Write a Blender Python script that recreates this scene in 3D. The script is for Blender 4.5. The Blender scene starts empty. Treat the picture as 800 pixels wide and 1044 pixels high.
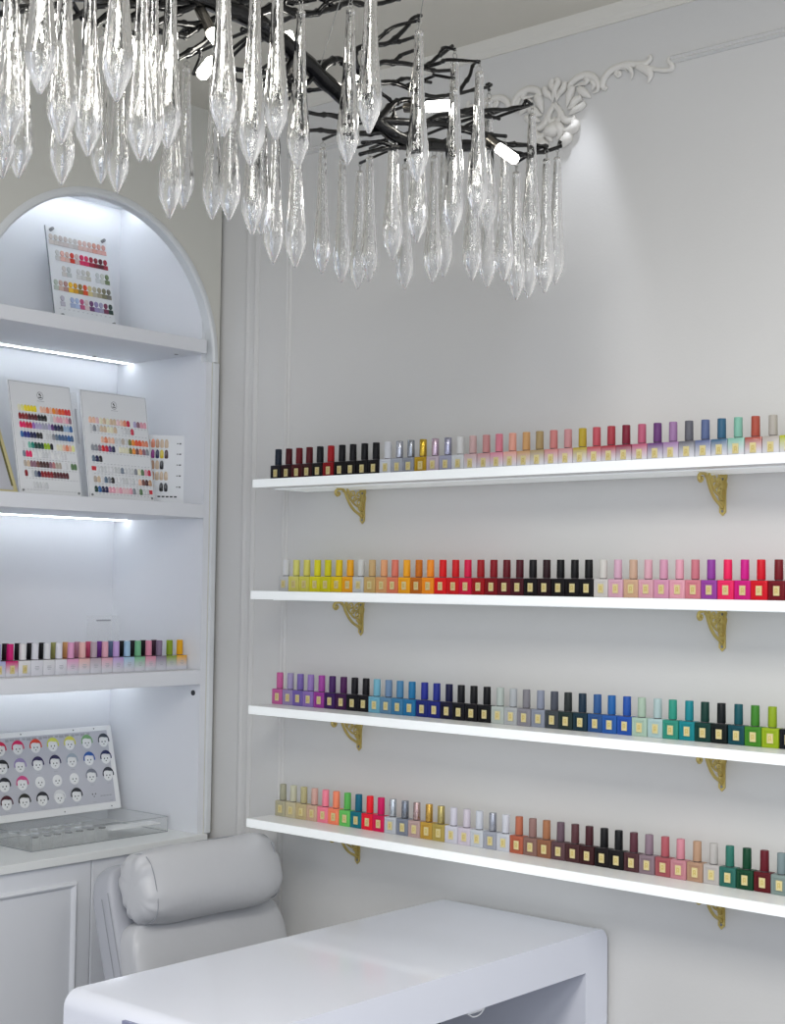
import bpy, bmesh, math, random
from mathutils import Vector, Matrix, noise
random.seed(7)
PI = math.pi
EYE = 1.45
F = 1513.45
C = bpy.context.scene.collection
# ------------------------------------------------------------------ camera
def cam_axes(yaw, pit, rol):
    cy, sy, cp, sp, cr, sr = math.cos(yaw), math.sin(yaw), math.cos(pit), math.sin(pit), math.cos(rol), math.sin(rol)
    f = Vector((sy*cp, cy*cp, sp)); r = Vector((cy, -sy, 0)); u = r.cross(f)
    return r*cr + u*sr, -r*sr + u*cr, f
RIGHT, UP, FWD = cam_axes(-.713522, .0488981, .0136157)
cam = bpy.data.objects.new('camera', bpy.data.cameras.new('camera')); C.objects.link(cam)
m = Matrix((RIGHT, UP, -FWD)).transposed().to_4x4(); m.translation = (0, 0, EYE)
cam.matrix_world = m
cam.data.sensor_fit = 'HORIZONTAL'; cam.data.sensor_width = 36; cam.data.lens = F*36/800
bpy.context.scene.camera = cam
def at(x, y, d):                       # photo pixel + distance along the view axis -> point in the room
    return Vector((0, 0, EYE)) + (RIGHT*((x-400)/F) - UP*((y-522)/F) + FWD)*d
def on(x, y, ax, val):                 # photo pixel on an axis plane
    d = RIGHT*((x-400)/F) - UP*((y-522)/F) + FWD
    o = Vector((0, 0, EYE)); return o + d*((val-o[ax])/d[ax])
# ------------------------------------------------------------------ materials
def lin(c):
    return tuple((v/12.92 if v <= .04045 else ((v+.055)/1.055)**2.4) for v in c)
def hx(s):
    return lin(tuple(int(s[i:i+2], 16)/255 for i in (0, 2, 4)))
MATS = {}
def mat(name, col=(.8, .8, .8), rough=.5, metal=0, spec=.5, emit=0, ecol=None, bump=0, bscale=40, trans=0, ior=1.45, coat=0, var=0, vscale=6, objcol=False, bstretch=None):
    if name in MATS: return MATS[name]
    M = bpy.data.materials.new(name); M.use_nodes = True; nt = M.node_tree; b = nt.nodes['Principled BSDF']
    b.inputs['Base Color'].default_value = (*col, 1); b.inputs['Roughness'].default_value = rough
    b.inputs['Metallic'].default_value = metal; b.inputs['Specular IOR Level'].default_value = spec
    b.inputs['Transmission Weight'].default_value = trans; b.inputs['IOR'].default_value = ior
    b.inputs['Coat Weight'].default_value = coat; b.inputs['Coat Roughness'].default_value = .08
    if emit:
        b.inputs['Emission Strength'].default_value = emit; b.inputs['Emission Color'].default_value = (*(ecol or col), 1)
    tc = nt.nodes.new('ShaderNodeTexCoord')
    if objcol:
        oi = nt.nodes.new('ShaderNodeObjectInfo'); nt.links.new(oi.outputs['Color'], b.inputs['Base Color'])
    if var:
        n = nt.nodes.new('ShaderNodeTexNoise'); n.inputs['Scale'].default_value = vscale; n.inputs['Detail'].default_value = 5
        nt.links.new(tc.outputs['Object'], n.inputs['Vector'])
        mx = nt.nodes.new('ShaderNodeMix'); mx.data_type = 'RGBA'
        mx.inputs[6].default_value = (*[v*(1-var) for v in col], 1); mx.inputs[7].default_value = (*[min(1, v*(1+var)) for v in col], 1)
        nt.links.new(n.outputs['Fac'], mx.inputs[0]); nt.links.new(mx.outputs[2], b.inputs['Base Color'])
    if bump:
        n = nt.nodes.new('ShaderNodeTexNoise'); n.inputs['Scale'].default_value = bscale; n.inputs['Detail'].default_value = 4
        src = tc.outputs['Object']
        if bstretch:
            mp = nt.nodes.new('ShaderNodeMapping'); mp.inputs['Scale'].default_value = bstretch
            nt.links.new(src, mp.inputs['Vector']); src = mp.outputs['Vector']
        nt.links.new(src, n.inputs['Vector'])
        bp = nt.nodes.new('ShaderNodeBump'); bp.inputs['Strength'].default_value = bump; bp.inputs['Distance'].default_value = .01
        nt.links.new(n.outputs['Fac'], bp.inputs['Height']); nt.links.new(bp.outputs['Normal'], b.inputs['Normal'])
    MATS[name] = M; return M
mat('wallpaper', hx('d9d8d5'), .75, var=.012, vscale=5, bump=.03, bscale=160)
mat('moulding_paint', hx('e2dfd6'), .55, bump=.05, bscale=60)
mat('ceiling_paint', hx('dedace'), .8, bump=.04, bscale=40)
mat('plaster', hx('e6e3dc'), .6, bump=.08, bscale=120)
mat('floor_tile', hx('5f616c'), .35, var=.05, vscale=3)
mat('cabinet_lacquer', hx('e7e9ed'), .42, bump=.02, bscale=25)
mat('panel_lacquer', hx('d5d4cb'), .5, bump=.02, bscale=25)
mat('frame_lacquer', hx('dfe2e3'), .4)
mat('worktop_lacquer', hx('eef0ee'), .3)
mat('gap_dark', hx('5c5850'), .8)
mat('shelf_white', hx('eeefef'), .35)
mat('shelf_glow', (.9, .93, .93), .4, emit=.17, ecol=(.96, 1, .99))
mat('shelf_underglow', (.9, .93, .93), .4, emit=.14, ecol=(.93, 1, .98))
mat('led', (1, 1, 1), .4, emit=16, ecol=(.88, .94, 1))
mat('desk_lacquer', hx('dfe2ec'), .22, coat=.35)
mat('under_desk_shade', hx('36363f'), .5)  # shade under the desk, put into the colour
mat('leather', hx('c6c7ca'), .38, bump=.35, bscale=11, var=.02, vscale=5)
mat('leather_shell', hx('b4b6bd'), .45, bump=.10, bscale=14)
mat('inset_grey', hx('8488a4'), .4)
mat('thread', hx('9b9da4'), .6)
mat('brass', hx('cdb970'), .34, metal=.6, bump=.2, bscale=300)
mat('gold_label', hx('ddcf98'), .5, metal=.15, bump=.3, bscale=900, var=.12, vscale=500)
mat('gold_mark', hx('cdb868'), .4, metal=.3)
mat('paint_glass', (.5, .5, .5), .42, objcol=True, spec=.3)
mat('cap_satin', (.5, .5, .5), .45, objcol=True, spec=.3)
mat('cap_metal', (.5, .5, .5), .25, metal=.8, objcol=True)
mat('swatch', (.5, .5, .5), .22, objcol=True, coat=.5)
mat('neck_dark', hx('4a4648'), .5)
mat('black_metal', hx('050506'), .2, spec=.4, coat=.08, bump=.12, bscale=60)
mat('bronze', hx('77736c'), .22, metal=.9)
mat('bulb_glow', (1, 1, 1), .3, emit=16, ecol=(1, .97, .88))
mat('wire', hx('a9a8a4'), .3, metal=.8)
mat('chart_white', hx('e6e8ea'), .4)
mat('chart_grey', hx('c3c4cb'), .45, var=.02, vscale=8)
mat('ink', hx('2c2e33'), .6)
mat('ink_light', hx('a5a7ad'), .6)
mat('steel', hx('8e9092'), .28, metal=.9)
mat('gold_frame', hx('d9cf9b'), .35, metal=.4)
mat('frame_groove', hx('6e6a3c'), .6)
mat('red_tag', hx('cf3340'), .5)
mat('face_white', hx('f0f1f0'), .45)
mat('acrylic', hx('e6f0ec'), .06, trans=1, ior=1.3)
def glass(name, rough, bump, tint=(1, 1, 1)):
    M = bpy.data.materials.new(name); M.use_nodes = True; nt = M.node_tree; b = nt.nodes['Principled BSDF']
    b.inputs['Base Color'].default_value = (*tint, 1); b.inputs['Roughness'].default_value = rough
    b.inputs['Transmission Weight'].default_value = 1; b.inputs['IOR'].default_value = 1.48
    if bump:
        tc = nt.nodes.new('ShaderNodeTexCoord'); mp = nt.nodes.new('ShaderNodeMapping'); mp.inputs['Scale'].default_value = (1, 1, .3)
        n = nt.nodes.new('ShaderNodeTexNoise'); n.inputs['Scale'].default_value = 190; n.inputs['Detail'].default_value = 2
        nt.links.new(tc.outputs['Object'], mp.inputs['Vector']); nt.links.new(mp.outputs['Vector'], n.inputs['Vector'])
        bp = nt.nodes.new('ShaderNodeBump'); bp.inputs['Strength'].default_value = bump; bp.inputs['Distance'].default_value = .002
        nt.links.new(n.outputs['Fac'], bp.inputs['Height']); nt.links.new(bp.outputs['Normal'], b.inputs['Normal'])
    MATS[name] = M
glass('crystal', .02, .35)
def frosted():
    M = bpy.data.materials.new('thin_acrylic'); M.use_nodes = True; nt = M.node_tree
    b = nt.nodes['Principled BSDF']; b.inputs['Base Color'].default_value = (*hx('f4f8f6'), 1); b.inputs['Roughness'].default_value = .12
    b.inputs['Alpha'].default_value = .08
    MATS['thin_acrylic'] = M
frosted()
def ombre():                            # tinted glass bottle fading to clear-white at the foot
    M = bpy.data.materials.new('ombre_glass'); M.use_nodes = True; nt = M.node_tree; b = nt.nodes['Principled BSDF']
    tc = nt.nodes.new('ShaderNodeTexCoord'); sp = nt.nodes.new('ShaderNodeSeparateXYZ'); oi = nt.nodes.new('ShaderNodeObjectInfo')
    rp = nt.nodes.new('ShaderNodeMapRange'); rp.inputs['From Min'].default_value = .006; rp.inputs['From Max'].default_value = .033
    mx = nt.nodes.new('ShaderNodeMix'); mx.data_type = 'RGBA'; mx.inputs[6].default_value = (*hx('dddde4'), 1)
    nt.links.new(tc.outputs['Object'], sp.inputs[0]); nt.links.new(sp.outputs['Z'], rp.inputs['Value'])
    nt.links.new(rp.outputs['Result'], mx.inputs[0]); nt.links.new(oi.outputs['Color'], mx.inputs[7]); nt.links.new(mx.outputs[2], b.inputs['Base Color'])
    b.inputs['Roughness'].default_value = .2; b.inputs['Coat Weight'].default_value = .4
    MATS['ombre_glass'] = M
ombre()
# ------------------------------------------------------------------ mesh helpers
def box(bm, x0, x1, y0, y1, z0, z1, bev=0, seg=2):
    vs = [bm.verts.new(p) for p in ((x0, y0, z0), (x1, y0, z0), (x1, y1, z0), (x0, y1, z0), (x0, y0, z1), (x1, y0, z1), (x1, y1, z1), (x0, y1, z1))]
    fs = [bm.faces.new([vs[i] for i in f]) for f in ((3, 2, 1, 0), (4, 5, 6, 7), (0, 1, 5, 4), (1, 2, 6, 5), (2, 3, 7, 6), (3, 0, 4, 7))]
    if bev:
        es = list({e for f in fs for e in f.edges})
        bmesh.ops.bevel(bm, geom=es, offset=bev, segments=seg, affect='EDGES', profile=.5)
    return bm
def B(*a, **k): return box(bmesh.new(), *a, **k)
def tube(bm, pts, r, n=8, flat=1, normal=None):
    pts = [Vector(p) for p in pts]; k = len(pts)
    rs = r if isinstance(r, (list, tuple)) else [r]*k
    prev = None; rings = []
    for i, p in enumerate(pts):
        t = (pts[min(i+1, k-1)] - pts[max(i-1, 0)])
        if t.length < 1e-9: t = Vector((0, 0, 1))
        t.normalize()
        if normal: a = Vector(normal)
        else:
            a = prev if prev else (Vector((0, 0, 1)) if abs(t.z) < .9 else Vector((1, 0, 0)))
        a = (a - t*a.dot(t))
        if a.length < 1e-6: a = t.orthogonal()
        a.normalize(); prev = a; b = t.cross(a)
        rings.append([bm.verts.new(p + (a*math.cos(2*PI*j/n)*flat + b*math.sin(2*PI*j/n))*rs[i]) for j in range(n)])
    for i in range(k-1):
        for j in range(n):
            bm.faces.new((rings[i][j], rings[i][(j+1) % n], rings[i+1][(j+1) % n], rings[i+1][j]))
    bm.faces.new(rings[0][::-1]); bm.faces.new(rings[-1])
    return bm
def smooth_path(pts, n=5):
    pts = [Vector(p) for p in pts]; out = []
    P = [pts[0]*2-pts[1]] + pts + [pts[-1]*2-pts[-2]]
    for i in range(1, len(P)-2):
        for s in range(n):
            t = s/n; a, b, c, d = P[i-1:i+3]
            out.append(.5*((2*b) + (c-a)*t + (2*a-5*b+4*c-d)*t*t + (-a+3*b-3*c+d)*t**3))
    out.append(pts[-1]); return out
def lathe(bm, prof, n=24, c=(0, 0, 0), mod=None):
    rings = []
    for r, z in prof:
        if r < 1e-6: rings.append([bm.verts.new((c[0], c[1], c[2]+z))]); continue
        rings.append([bm.verts.new((c[0]+r*(mod(j, n, z) if mod else 1)*math.cos(2*PI*j/n), c[1]+r*(mod(j, n, z) if mod else 1)*math.sin(2*PI*j/n), c[2]+z)) for j in range(n)])
    for a, b in zip(rings, rings[1:]):
        for j in range(n):
            q = (j+1) % n
            if len(a) == 1: bm.faces.new((a[0], b[q], b[j])) if len(b) > 1 else None
            elif len(b) == 1: bm.faces.new((a[j], a[q], b[0]))
            else: bm.faces.new((a[j], a[q], b[q], b[j]))
    if len(rings[0]) > 1: bm.faces.new(rings[0][::-1])
    if len(rings[-1]) > 1: bm.faces.new(rings[-1])
    return bm
def prism(bm, poly, lo, hi, axis='y'):
    f = {'y': lambda a, b, t: (a, t, b), 'x': lambda a, b, t: (t, a, b), 'z': lambda a, b, t: (a, b, t)}[axis]
    A = [bm.verts.new(f(a, b, lo)) for a, b in poly]; D = [bm.verts.new(f(a, b, hi)) for a, b in poly]
    bm.faces.new(A); bm.faces.new(D[::-1]); n = len(poly)
    for i in range(n): bm.faces.new((A[i], D[i], D[(i+1) % n], A[(i+1) % n]))
    return bm
def rootloc(o):
    while o.parent: o = o.parent
    return o.location
def obj(name, bm, m, parent=None, smooth=False, local=False, color=None):
    bmesh.ops.recalc_face_normals(bm, faces=bm.faces)
    if parent is not None and not local: bm.transform(Matrix.Translation(-rootloc(parent)))
    me = bpy.data.meshes.new(name); bm.to_mesh(me); bm.free()
    for x in (m if isinstance(m, (list, tuple)) else [m]): me.materials.append(MATS[x])
    if smooth:
        for p in me.polygons: p.use_smooth = True
        if smooth != 'all':
            try: me.set_sharp_from_angle(angle=math.radians(35))
            except Exception: pass
    o = bpy.data.objects.new(name, me); C.objects.link(o)
    if parent is not None: o.parent = parent
    if color: o.color = (*color, 1)
    return o
def tag(o, label, cat, group=None):
    o['label'] = label; o['category'] = cat
    if group: o['group'] = group
    return o
def thing(name, label, cat, loc=(0, 0, 0), rot=(0, 0, 0), group=None):
    o = bpy.data.objects.new(name, None); C.objects.link(o); o.location = loc; o.rotation_euler = rot
    o.empty_display_size = .02
    return tag(o, label, cat, group)
def struct(name, bm, m, smooth=False):
    o = obj(name, bm, m, smooth=smooth); o['kind'] = 'structure'; return o
def dup(root, loc, label, group, rotz=None):
    r = root.copy(); C.objects.link(r); r.location = loc; r['label'] = label; r['group'] = group
    if rotz is not None: r.rotation_euler = (0, 0, rotz)
    for ch in root.children:
        c = ch.copy(); C.objects.link(c); c.parent = r
        for g in ch.children:
            d = g.copy(); C.objects.link(d); d.parent = c
    return r
# ------------------------------------------------------------------ room
W, CX, CEIL = 2.487, -2.7185, 1.163+EYE
struct('floor', B(-3.3, 2.0, -1.6, W+.1, -.08, 0), 'floor_tile')
struct('ceiling', B(-3.3, 2.0, -1.6, W+.1, CEIL, CEIL+.08), 'ceiling_paint')
struct('wall_back', B(-3.12, 2.0, W, W+.1, 0, CEIL), 'wallpaper')
struct('wall_left', B(-3.3, -3.12, -1.6, W+.1, 0, CEIL), 'wallpaper')
bm = bmesh.new()                                             # crown moulding on the shelf wall
prism(bm, [(W, CEIL), (W, CEIL-.036), (W-.004, CEIL-.036), (W-.005, CEIL-.028), (W-.009, CEIL-.022), (W-.012, CEIL-.008), (W-.013, CEIL)], CX, 2.0, 'x')
struct('trim_1', bm, 'moulding_paint')
def strip_v(x0, x1, z0, z1):
    bm = bmesh.new(); w = x1-x0
    prism(bm, [(x0, W+.001), (x0, W-.0015), (x0+w*.2, W-.0045), (x0+w*.38, W-.002), (x0+w*.62, W-.002), (x0+w*.8, W-.0045), (x1, W-.0015), (x1, W+.001)], z0, z1, 'z'); return bm
struct('trim_2', strip_v(-2.638, -2.590, 0, CEIL-.03), 'wallpaper')
PT = 1.030+EYE                                               # top of the wall panel moulding
bm = strip_v(-2.497, -2.479, .35, PT)
def strip_h(bm, x0, x1, z0, z1):
    w = z1-z0
    return prism(bm, [(W+.001, z0), (W-.003, z0), (W-.008, z0+w*.25), (W-.005, z0+w*.5), (W-.009, z0+w*.8), (W-.004, z1), (W+.001, z1)], x0, x1, 'x')
strip_h(bm, -1.452, -.96, PT-.015, PT); strip_h(bm, -2.497, -1.998, PT-.015, PT); strip_h(bm, -2.497, -.96, .33, .35)
struct('trim_3', bm, 'wallpaper')
bm = strip_v(-.978, -.96, .35, PT); struct('trim_4', bm, 'wallpaper')
struct('baseboard_back', B(CX, 2.0, W-.014, W, 0, .09, bev=.003), 'moulding_paint')
# plaster ornament above the wall panel
orn = thing('plaster_ornament', 'white plaster acanthus scroll ornament on the wall under the ceiling moulding', 'ornament', (-1.724, W, 1.0+EYE))
def op(x, y):
    p = on(530+x/4.706, 50+y/4.706, 1, W); return p
def leaf(bm, pts, r0, r1=.15, mirror=False, lift=.004, n=6):
    P = smooth_path([op(*p) for p in pts], n); k = len(P)
    P = [Vector(((-1.724*2-p.x) if mirror else p.x, W-lift, p.z)) for p in P]
    r = [r0*(r1+(1-r1)*math.sin(PI*min(1, (i/(k-1))*.8+.2))) for i in range(k)]
    tube(bm, P, r, 8, flat=.8, normal=(0, 1, 0))
CURLS = [([(420, 195), (402, 180), (412, 140), (445, 103), (490, 84), (528, 92), (544, 120), (538, 152)], .0075),
         ([(470, 120), (478, 112), (486, 122), (478, 132), (466, 126), (464, 112), (480, 98), (505, 98), (522, 112)], .004),
         ([(440, 105), (500, 76), (560, 76), (605, 72), (628, 55), (628, 34), (616, 42)], .0065),
         ([(565, 82), (603, 98), (630, 125), (618, 168)], .0095),
         ([(575, 80), (622, 96), (668, 98)], .0065),
         ([(640, 100), (690, 105), (730, 100), (733, 80), (718, 62), (722, 44), (745, 38)], .0055),
         ([(240, 196), (256, 162), (300, 132), (345, 132), (376, 160), (378, 200), (352, 214)], .0085),
         ([(322, 150), (318, 140), (330, 148), (322, 164), (300, 170), (262, 182)], .006),
         ([(285, 190), (312, 212), (346, 236)], .009), ([(345, 150), (360, 175), (350, 200)], .006),
         ([(180, 145), (188, 165), (176, 190), (166, 225), (160, 258)], .008),
         ([(222, 160), (215, 190), (196, 215), (184, 245)], .008), ([(262, 180), (248, 210), (240, 240), (230, 280)], .010),
         ([(300, 235), (272, 250), (255, 275), (232, 292)], .009), ([(318, 262), (292, 282), (262, 300), (240, 318)], .008),
         ([(160, 268), (188, 288), (200, 318), (190, 342), (174, 338), (176, 324)], .007),
         ([(205, 302), (212, 334), (236, 348), (262, 338), (262, 318)], .008),
         ([(268, 345), (268, 375), (240, 394), (205, 385)], .012), ([(235, 405), (232, 430), (208, 455), (190, 462)], .013),
         ([(160, 365), (190, 375), (200, 405), (180, 440)], .011)]
half = [bmesh.new(), bmesh.new()]
for pts, r in CURLS:
    for s in (0, 1): leaf(half[s], pts, r, mirror=bool(s))
obj('scrollwork', half[0], 'plaster', orn, smooth='all'); obj('scrollwork', half[1], 'plaster', orn, smooth='all')
bm = bmesh.new()
lathe(bm, [(0, -.012), (.014, -.008), (.018, 0), (.014, .010), (0, .016)], 16)
bm.transform(Matrix.Translation(op(160, 400)+Vector((0, -.006, 0)))); obj('centre_bud', bm, 'plaster', orn, smooth='all')
# ------------------------------------------------------------------ arched display cabinet
NL, NR, NB = 1.79, 2.438, -3.065                             # niche sides and back
zA, zAb, zB, zBb, zC, zCb, zT, zTb = [v+EYE for v in (.5935, .5607, .1898, .156, -.2133, -.2482, -.6093, -.6278)]
zTop = .971+EYE
YC, ZC, RI, RO = 2.115, .541+EYE, .341, .3595
cab = thing('display_cabinet', 'white built-in arched display cabinet with three lit shelves beside the shelf wall', 'cabinet', (CX, YC, zT))
T = .022
bm = bmesh.new()
y0p, y1p = 1.2, 2.4775
box(bm, CX-T, CX, y0p, YC-RI, zT, ZC); box(bm, CX-T, CX, YC+RI, y1p, zT, ZC)
N = 48
for i in range(N):
    a0, a1 = PI-PI*i/N, PI-PI*(i+1)/N
    ya, za, yb, zb = YC+RI*math.cos(a0), ZC+RI*math.sin(a0), YC+RI*math.cos(a1), ZC+RI*math.sin(a1)
    prism(bm, [(ya, za), (yb, zb), (yb, CEIL), (ya, CEIL)], CX-T, CX, 'x')
box(bm, CX-T, CX, y0p, YC-RI, ZC, CEIL); box(bm, CX-T, CX, YC+RI, y1p, ZC, CEIL)
bmesh.ops.remove_doubles(bm, verts=bm.verts, dist=1e-5)
obj('front_panel', bm, 'panel_lacquer', cab)
def arch_band(r0, r1, x1, a0=0, a1=PI):
    bm = bmesh.new(); prof = [(r0, CX-T), (r0, x1-.004), (r0+.004, x1), (r1-.010, x1), (r1-.004, x1-.003), (r1, CX-.001)]
    prev = None
    for i in range(N+1):
        a = a0+(a1-a0)*i/N
        ring = [bm.verts.new((x, YC+r*math.cos(a), ZC+r*math.sin(a))) for r, x in prof]
        if prev:
            for j in range(len(prof)): q = (j+1) % len(prof); bm.faces.new((prev[j], prev[q], ring[q], ring[j]))
        else: bm.faces.new(ring)
        prev = ring
    bm.faces.new(prev[::-1]); return bm
obj('arch_moulding', arch_band(RI-.002, RO, CX+.006), 'frame_lacquer', cab, smooth=True)
for s in (-1, 1):
    a, b = sorted((YC+s*(RI+.001), YC+s*RO)); bm = B(CX-T, CX+.006, a, b, zT, ZC-.0010, bev=.003)
    obj('side_moulding', bm, 'frame_lacquer', cab)
obj('back_panel', B(NB-.018, NB, NL-.018, NR+.018, zT, zTop+.018), 'cabinet_lacquer', cab)
for a, b in ((NR, NR+.018), (NL-.018, NL)):
    bm = B(NB, CX-T-.0005, a, b, ZC, zTop); box(bm, NB, CX-.003, a, b, zT, ZC); obj('side_panel', bm, 'cabinet_lacquer', cab)
obj('top_panel', B(NB, CX-T, NL, NR, zTop, zTop+.018), 'cabinet_lacquer', cab)
obj('corner_filler', B(CX-T-.01, CX-T, y1p-.01, W, zT, CEIL), 'gap_dark', cab)
for z0, z1 in ((zAb, zA), (zBb, zB), (zCb, zC)):
    sh = obj('shelf', B(NB+.0005, CX-.0005, NL+.0005, NR-.0012, z0, z1, bev=.001, seg=1), 'cabinet_lacquer', cab)
    obj('led_strip', B(-3.0145, -3.0105, NL+.01, NR-.002, z0-.002, z0+.001), 'led', sh)
obj('led_strip', B(-3.004, -2.996, NL+.01, NR-.01, zTop-.004, zTop), 'led', cab)
for z, y in ((zCb-.022, NR),):
    bm = lathe(bmesh.new(), [(.0065, 0), (.0065, .002), (.005, .003), (0, .003)], 16)
    bm.transform(Matrix.Translation((-2.745, NR, z)) @ Matrix.Rotation(PI/2, 4, 'X')); o = obj('cable_grommet', bm, 'ink', cab)
for z in (zAb, ):
    for x, y in ((-2.79, 2.40), (-2.985, 2.30)):
        bm = lathe(bmesh.new(), [(.005, -.0015), (.005, .0005)], 12, c=(x, y, z)); obj('shelf_pin', bm, 'steel', cab)
# counter and base cabinet
obj_ct = tag(obj('countertop', B(NB, CX+.012, 1.2, W-.028, zTb, zT, bev=.0015), 'worktop_lacquer'), 'white worktop slab under the arch, carrying the clear acrylic case', 'countertop')
base = thing('base_cabinet', 'white base cupboard under the worktop with a framed door, behind the chair', 'cabinet', (CX, 2.0, 0))
obj('body', B(NB, CX-.02, 1.2, W-.03, .08, zTb), 'cabinet_lacquer', base)
obj('plinth', B(NB, CX-.06, 1.2, W-.03, 0, .08), 'cabinet_lacquer', base)
def door(y0, y1, z0, z1):
    d = obj('door', B(CX-.0195, CX-.001, y0, y1, z0, z1, bev=.0012, seg=1), 'cabinet_lacquer', base)
    bm = bmesh.new(); i = .040; a, b, c, e = y0+i, y1-i, z0+i, z1-i; w = .014
    pr = [(0, -.001), (.002, .005), (.006, .0075), (.010, .005), (w, -.001)]
    rings = []
    for d_, h in pr:
        rings.append([bm.verts.new((CX+h, y, z)) for y, z in ((a+d_, c+d_), (b-d_, c+d_), (b-d_, e-d_), (a+d_, e-d_))])
    for r0, r1 in zip(rings, rings[1:]):
        for j in range(4): bm.faces.new((r0[j], r0[(j+1) % 4], r1[(j+1) % 4], r1[j]))
    obj('door_moulding', bm, 'cabinet_lacquer', d)
door(1.63, 2.1205, .085, zTb-.003); door(1.205, 1.627, .085, zTb-.003)
obj('door', B(CX-.0195, CX-.001, 2.1235, W-.032, .085, zTb-.003, bev=.0012, seg=1), 'cabinet_lacquer', base)
# ------------------------------------------------------------------ wall shelves
SH = [.2146, -.0365, -.2935, -.5445]                          # undersides
TH = .0182
names = ['top', 'second', 'third', 'bottom']
SX0, SX1 = -2.430, -.62
SZ = []
br = None
for i, z in enumerate(SH):
    z0 = z+EYE; z1 = z0+TH; SZ.append(z1)
    s = thing('wall_shelf', ['topmost long white wall shelf, lit along its front edge', 'second long white wall shelf from the top, row of yellow to red bottles on it', 'third long white wall shelf from the top, purple and blue bottles on it', 'lowest long white wall shelf, just above the desk'][i], 'shelf', (SX0, W, z0), group='lit shelves on the wall')
    obj('board', B(SX0, SX1, 2.3275, W, z0, z1, bev=.0006, seg=1), 'shelf_white', s)
    obj('light_edge', B(SX0, SX1, 2.3235, 2.3275, z0, z1), 'shelf_glow', s)
    obj('light_strip', B(SX0+.02, SX1-.02, 2.375, 2.478, z0-.0022, z0), 'shelf_underglow', s)
def bracket():
    t = thing('shelf_bracket', '', 'bracket', (0, 0, 0))
    bm = bmesh.new()                                         # local: wall at y=0, shelf underside at z=0, web towards -y
    prof = [(-.0085, 0), (-.0095, -.008), (-.0075, -.014), (-.0095, -.020), (-.0075, -.030), (-.0068, -.040), (-.0068, -.072), (0, -.079), (.0068, -.072), (.0068, -.040), (.0075, -.030), (.0095, -.020), (.0075, -.014), (.0095, -.008), (.0085, 0)]
    prism(bm, prof, -.003, 0, 'y'); wp = obj('wall_plate', bm, 'brass', t, local=True)
    bm = bmesh.new()
    for z in (-.070, -.010): lathe(bm, [(.0028, 0), (.0022, .0012), (0, .0015)], 10, c=(0, 0, 0)); bmesh.ops.transform(bm, matrix=Matrix.Translation((0, -.003, z)) @ Matrix.Rotation(PI/2, 4, 'X'), verts=bm.verts[-21:])
    obj('screw', bm, 'steel', t, local=True)
    obj('top_plate', B(-.0065, .0065, -.102, -.003, -.0022, 0, bev=.0005, seg=1), 'brass', t, local=True)
    bm = bmesh.new()
    def sc(pts, r):
        P = smooth_path([(0, -a, -b) for a, b in pts], 5); tube(bm, P, r, 8, flat=1.15, normal=(1, 0, 0))
    sc([(.003, .064), (.012, .058), (.028, .050), (.042, .038), (.053, .023), (.060, .011), (.068, .0045), (.078, .0045), (.088, .007), (.091, .014), (.085, .019), (.079, .015), (.082, .011)], .0031)
    sc([(.003, .050), (.014, .042), (.028, .036), (.042, .024), (.050, .010), (.053, .002)], .0023)
    def spiral(cx, cy, R, a0, turns, r):
        P = []
        for k in range(18):
            u = k/17; a = a0+turns*2*PI*u; rr = R*(1-.75*u); P.append((0, -(cx+rr*math.cos(a)), -(cy+rr*math.sin(a))))
        tube(bm, P, r, 6, flat=1.1, normal=(1, 0, 0))
    spiral(.016, .014, .011, 0, 1.3, .0019); spiral(.034, .013, .009, 1, -1.3, .0018); spiral(.014, .033, .009, 2, 1.2, .0018)
    spiral(.050, .008, .005, 0, 1.2, .0019); spiral(.028, .026, .006, 3, 1.2, .0016); spiral(.010, .047, .005, 0, -1.1, .0019); spiral(.066, .006, .004, 1, 1, .0014)
    obj('scroll_web', bm, 'brass', t, local=True, smooth='all')
    return t
br = bracket(); first = True
for i, z in enumerate(SH):
    for x, side in ((-2.241, 'left'), (-1.340, 'right')):
        lab = 'gold filigree bracket under the %s wall shelf, %s' % (['topmost', 'second', 'third', 'lowest'][i], 'near its left end' if side == 'left' else 'at the right of the photo')
        if first: br.location = (x, W-.0002, z+EYE); br['label'] = lab; br['group'] = 'gold shelf brackets'; first = False
        else: dup(br, (x, W-.0002, z+EYE), lab, 'gold shelf brackets')
bpy.context.view_layer.update()
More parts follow.
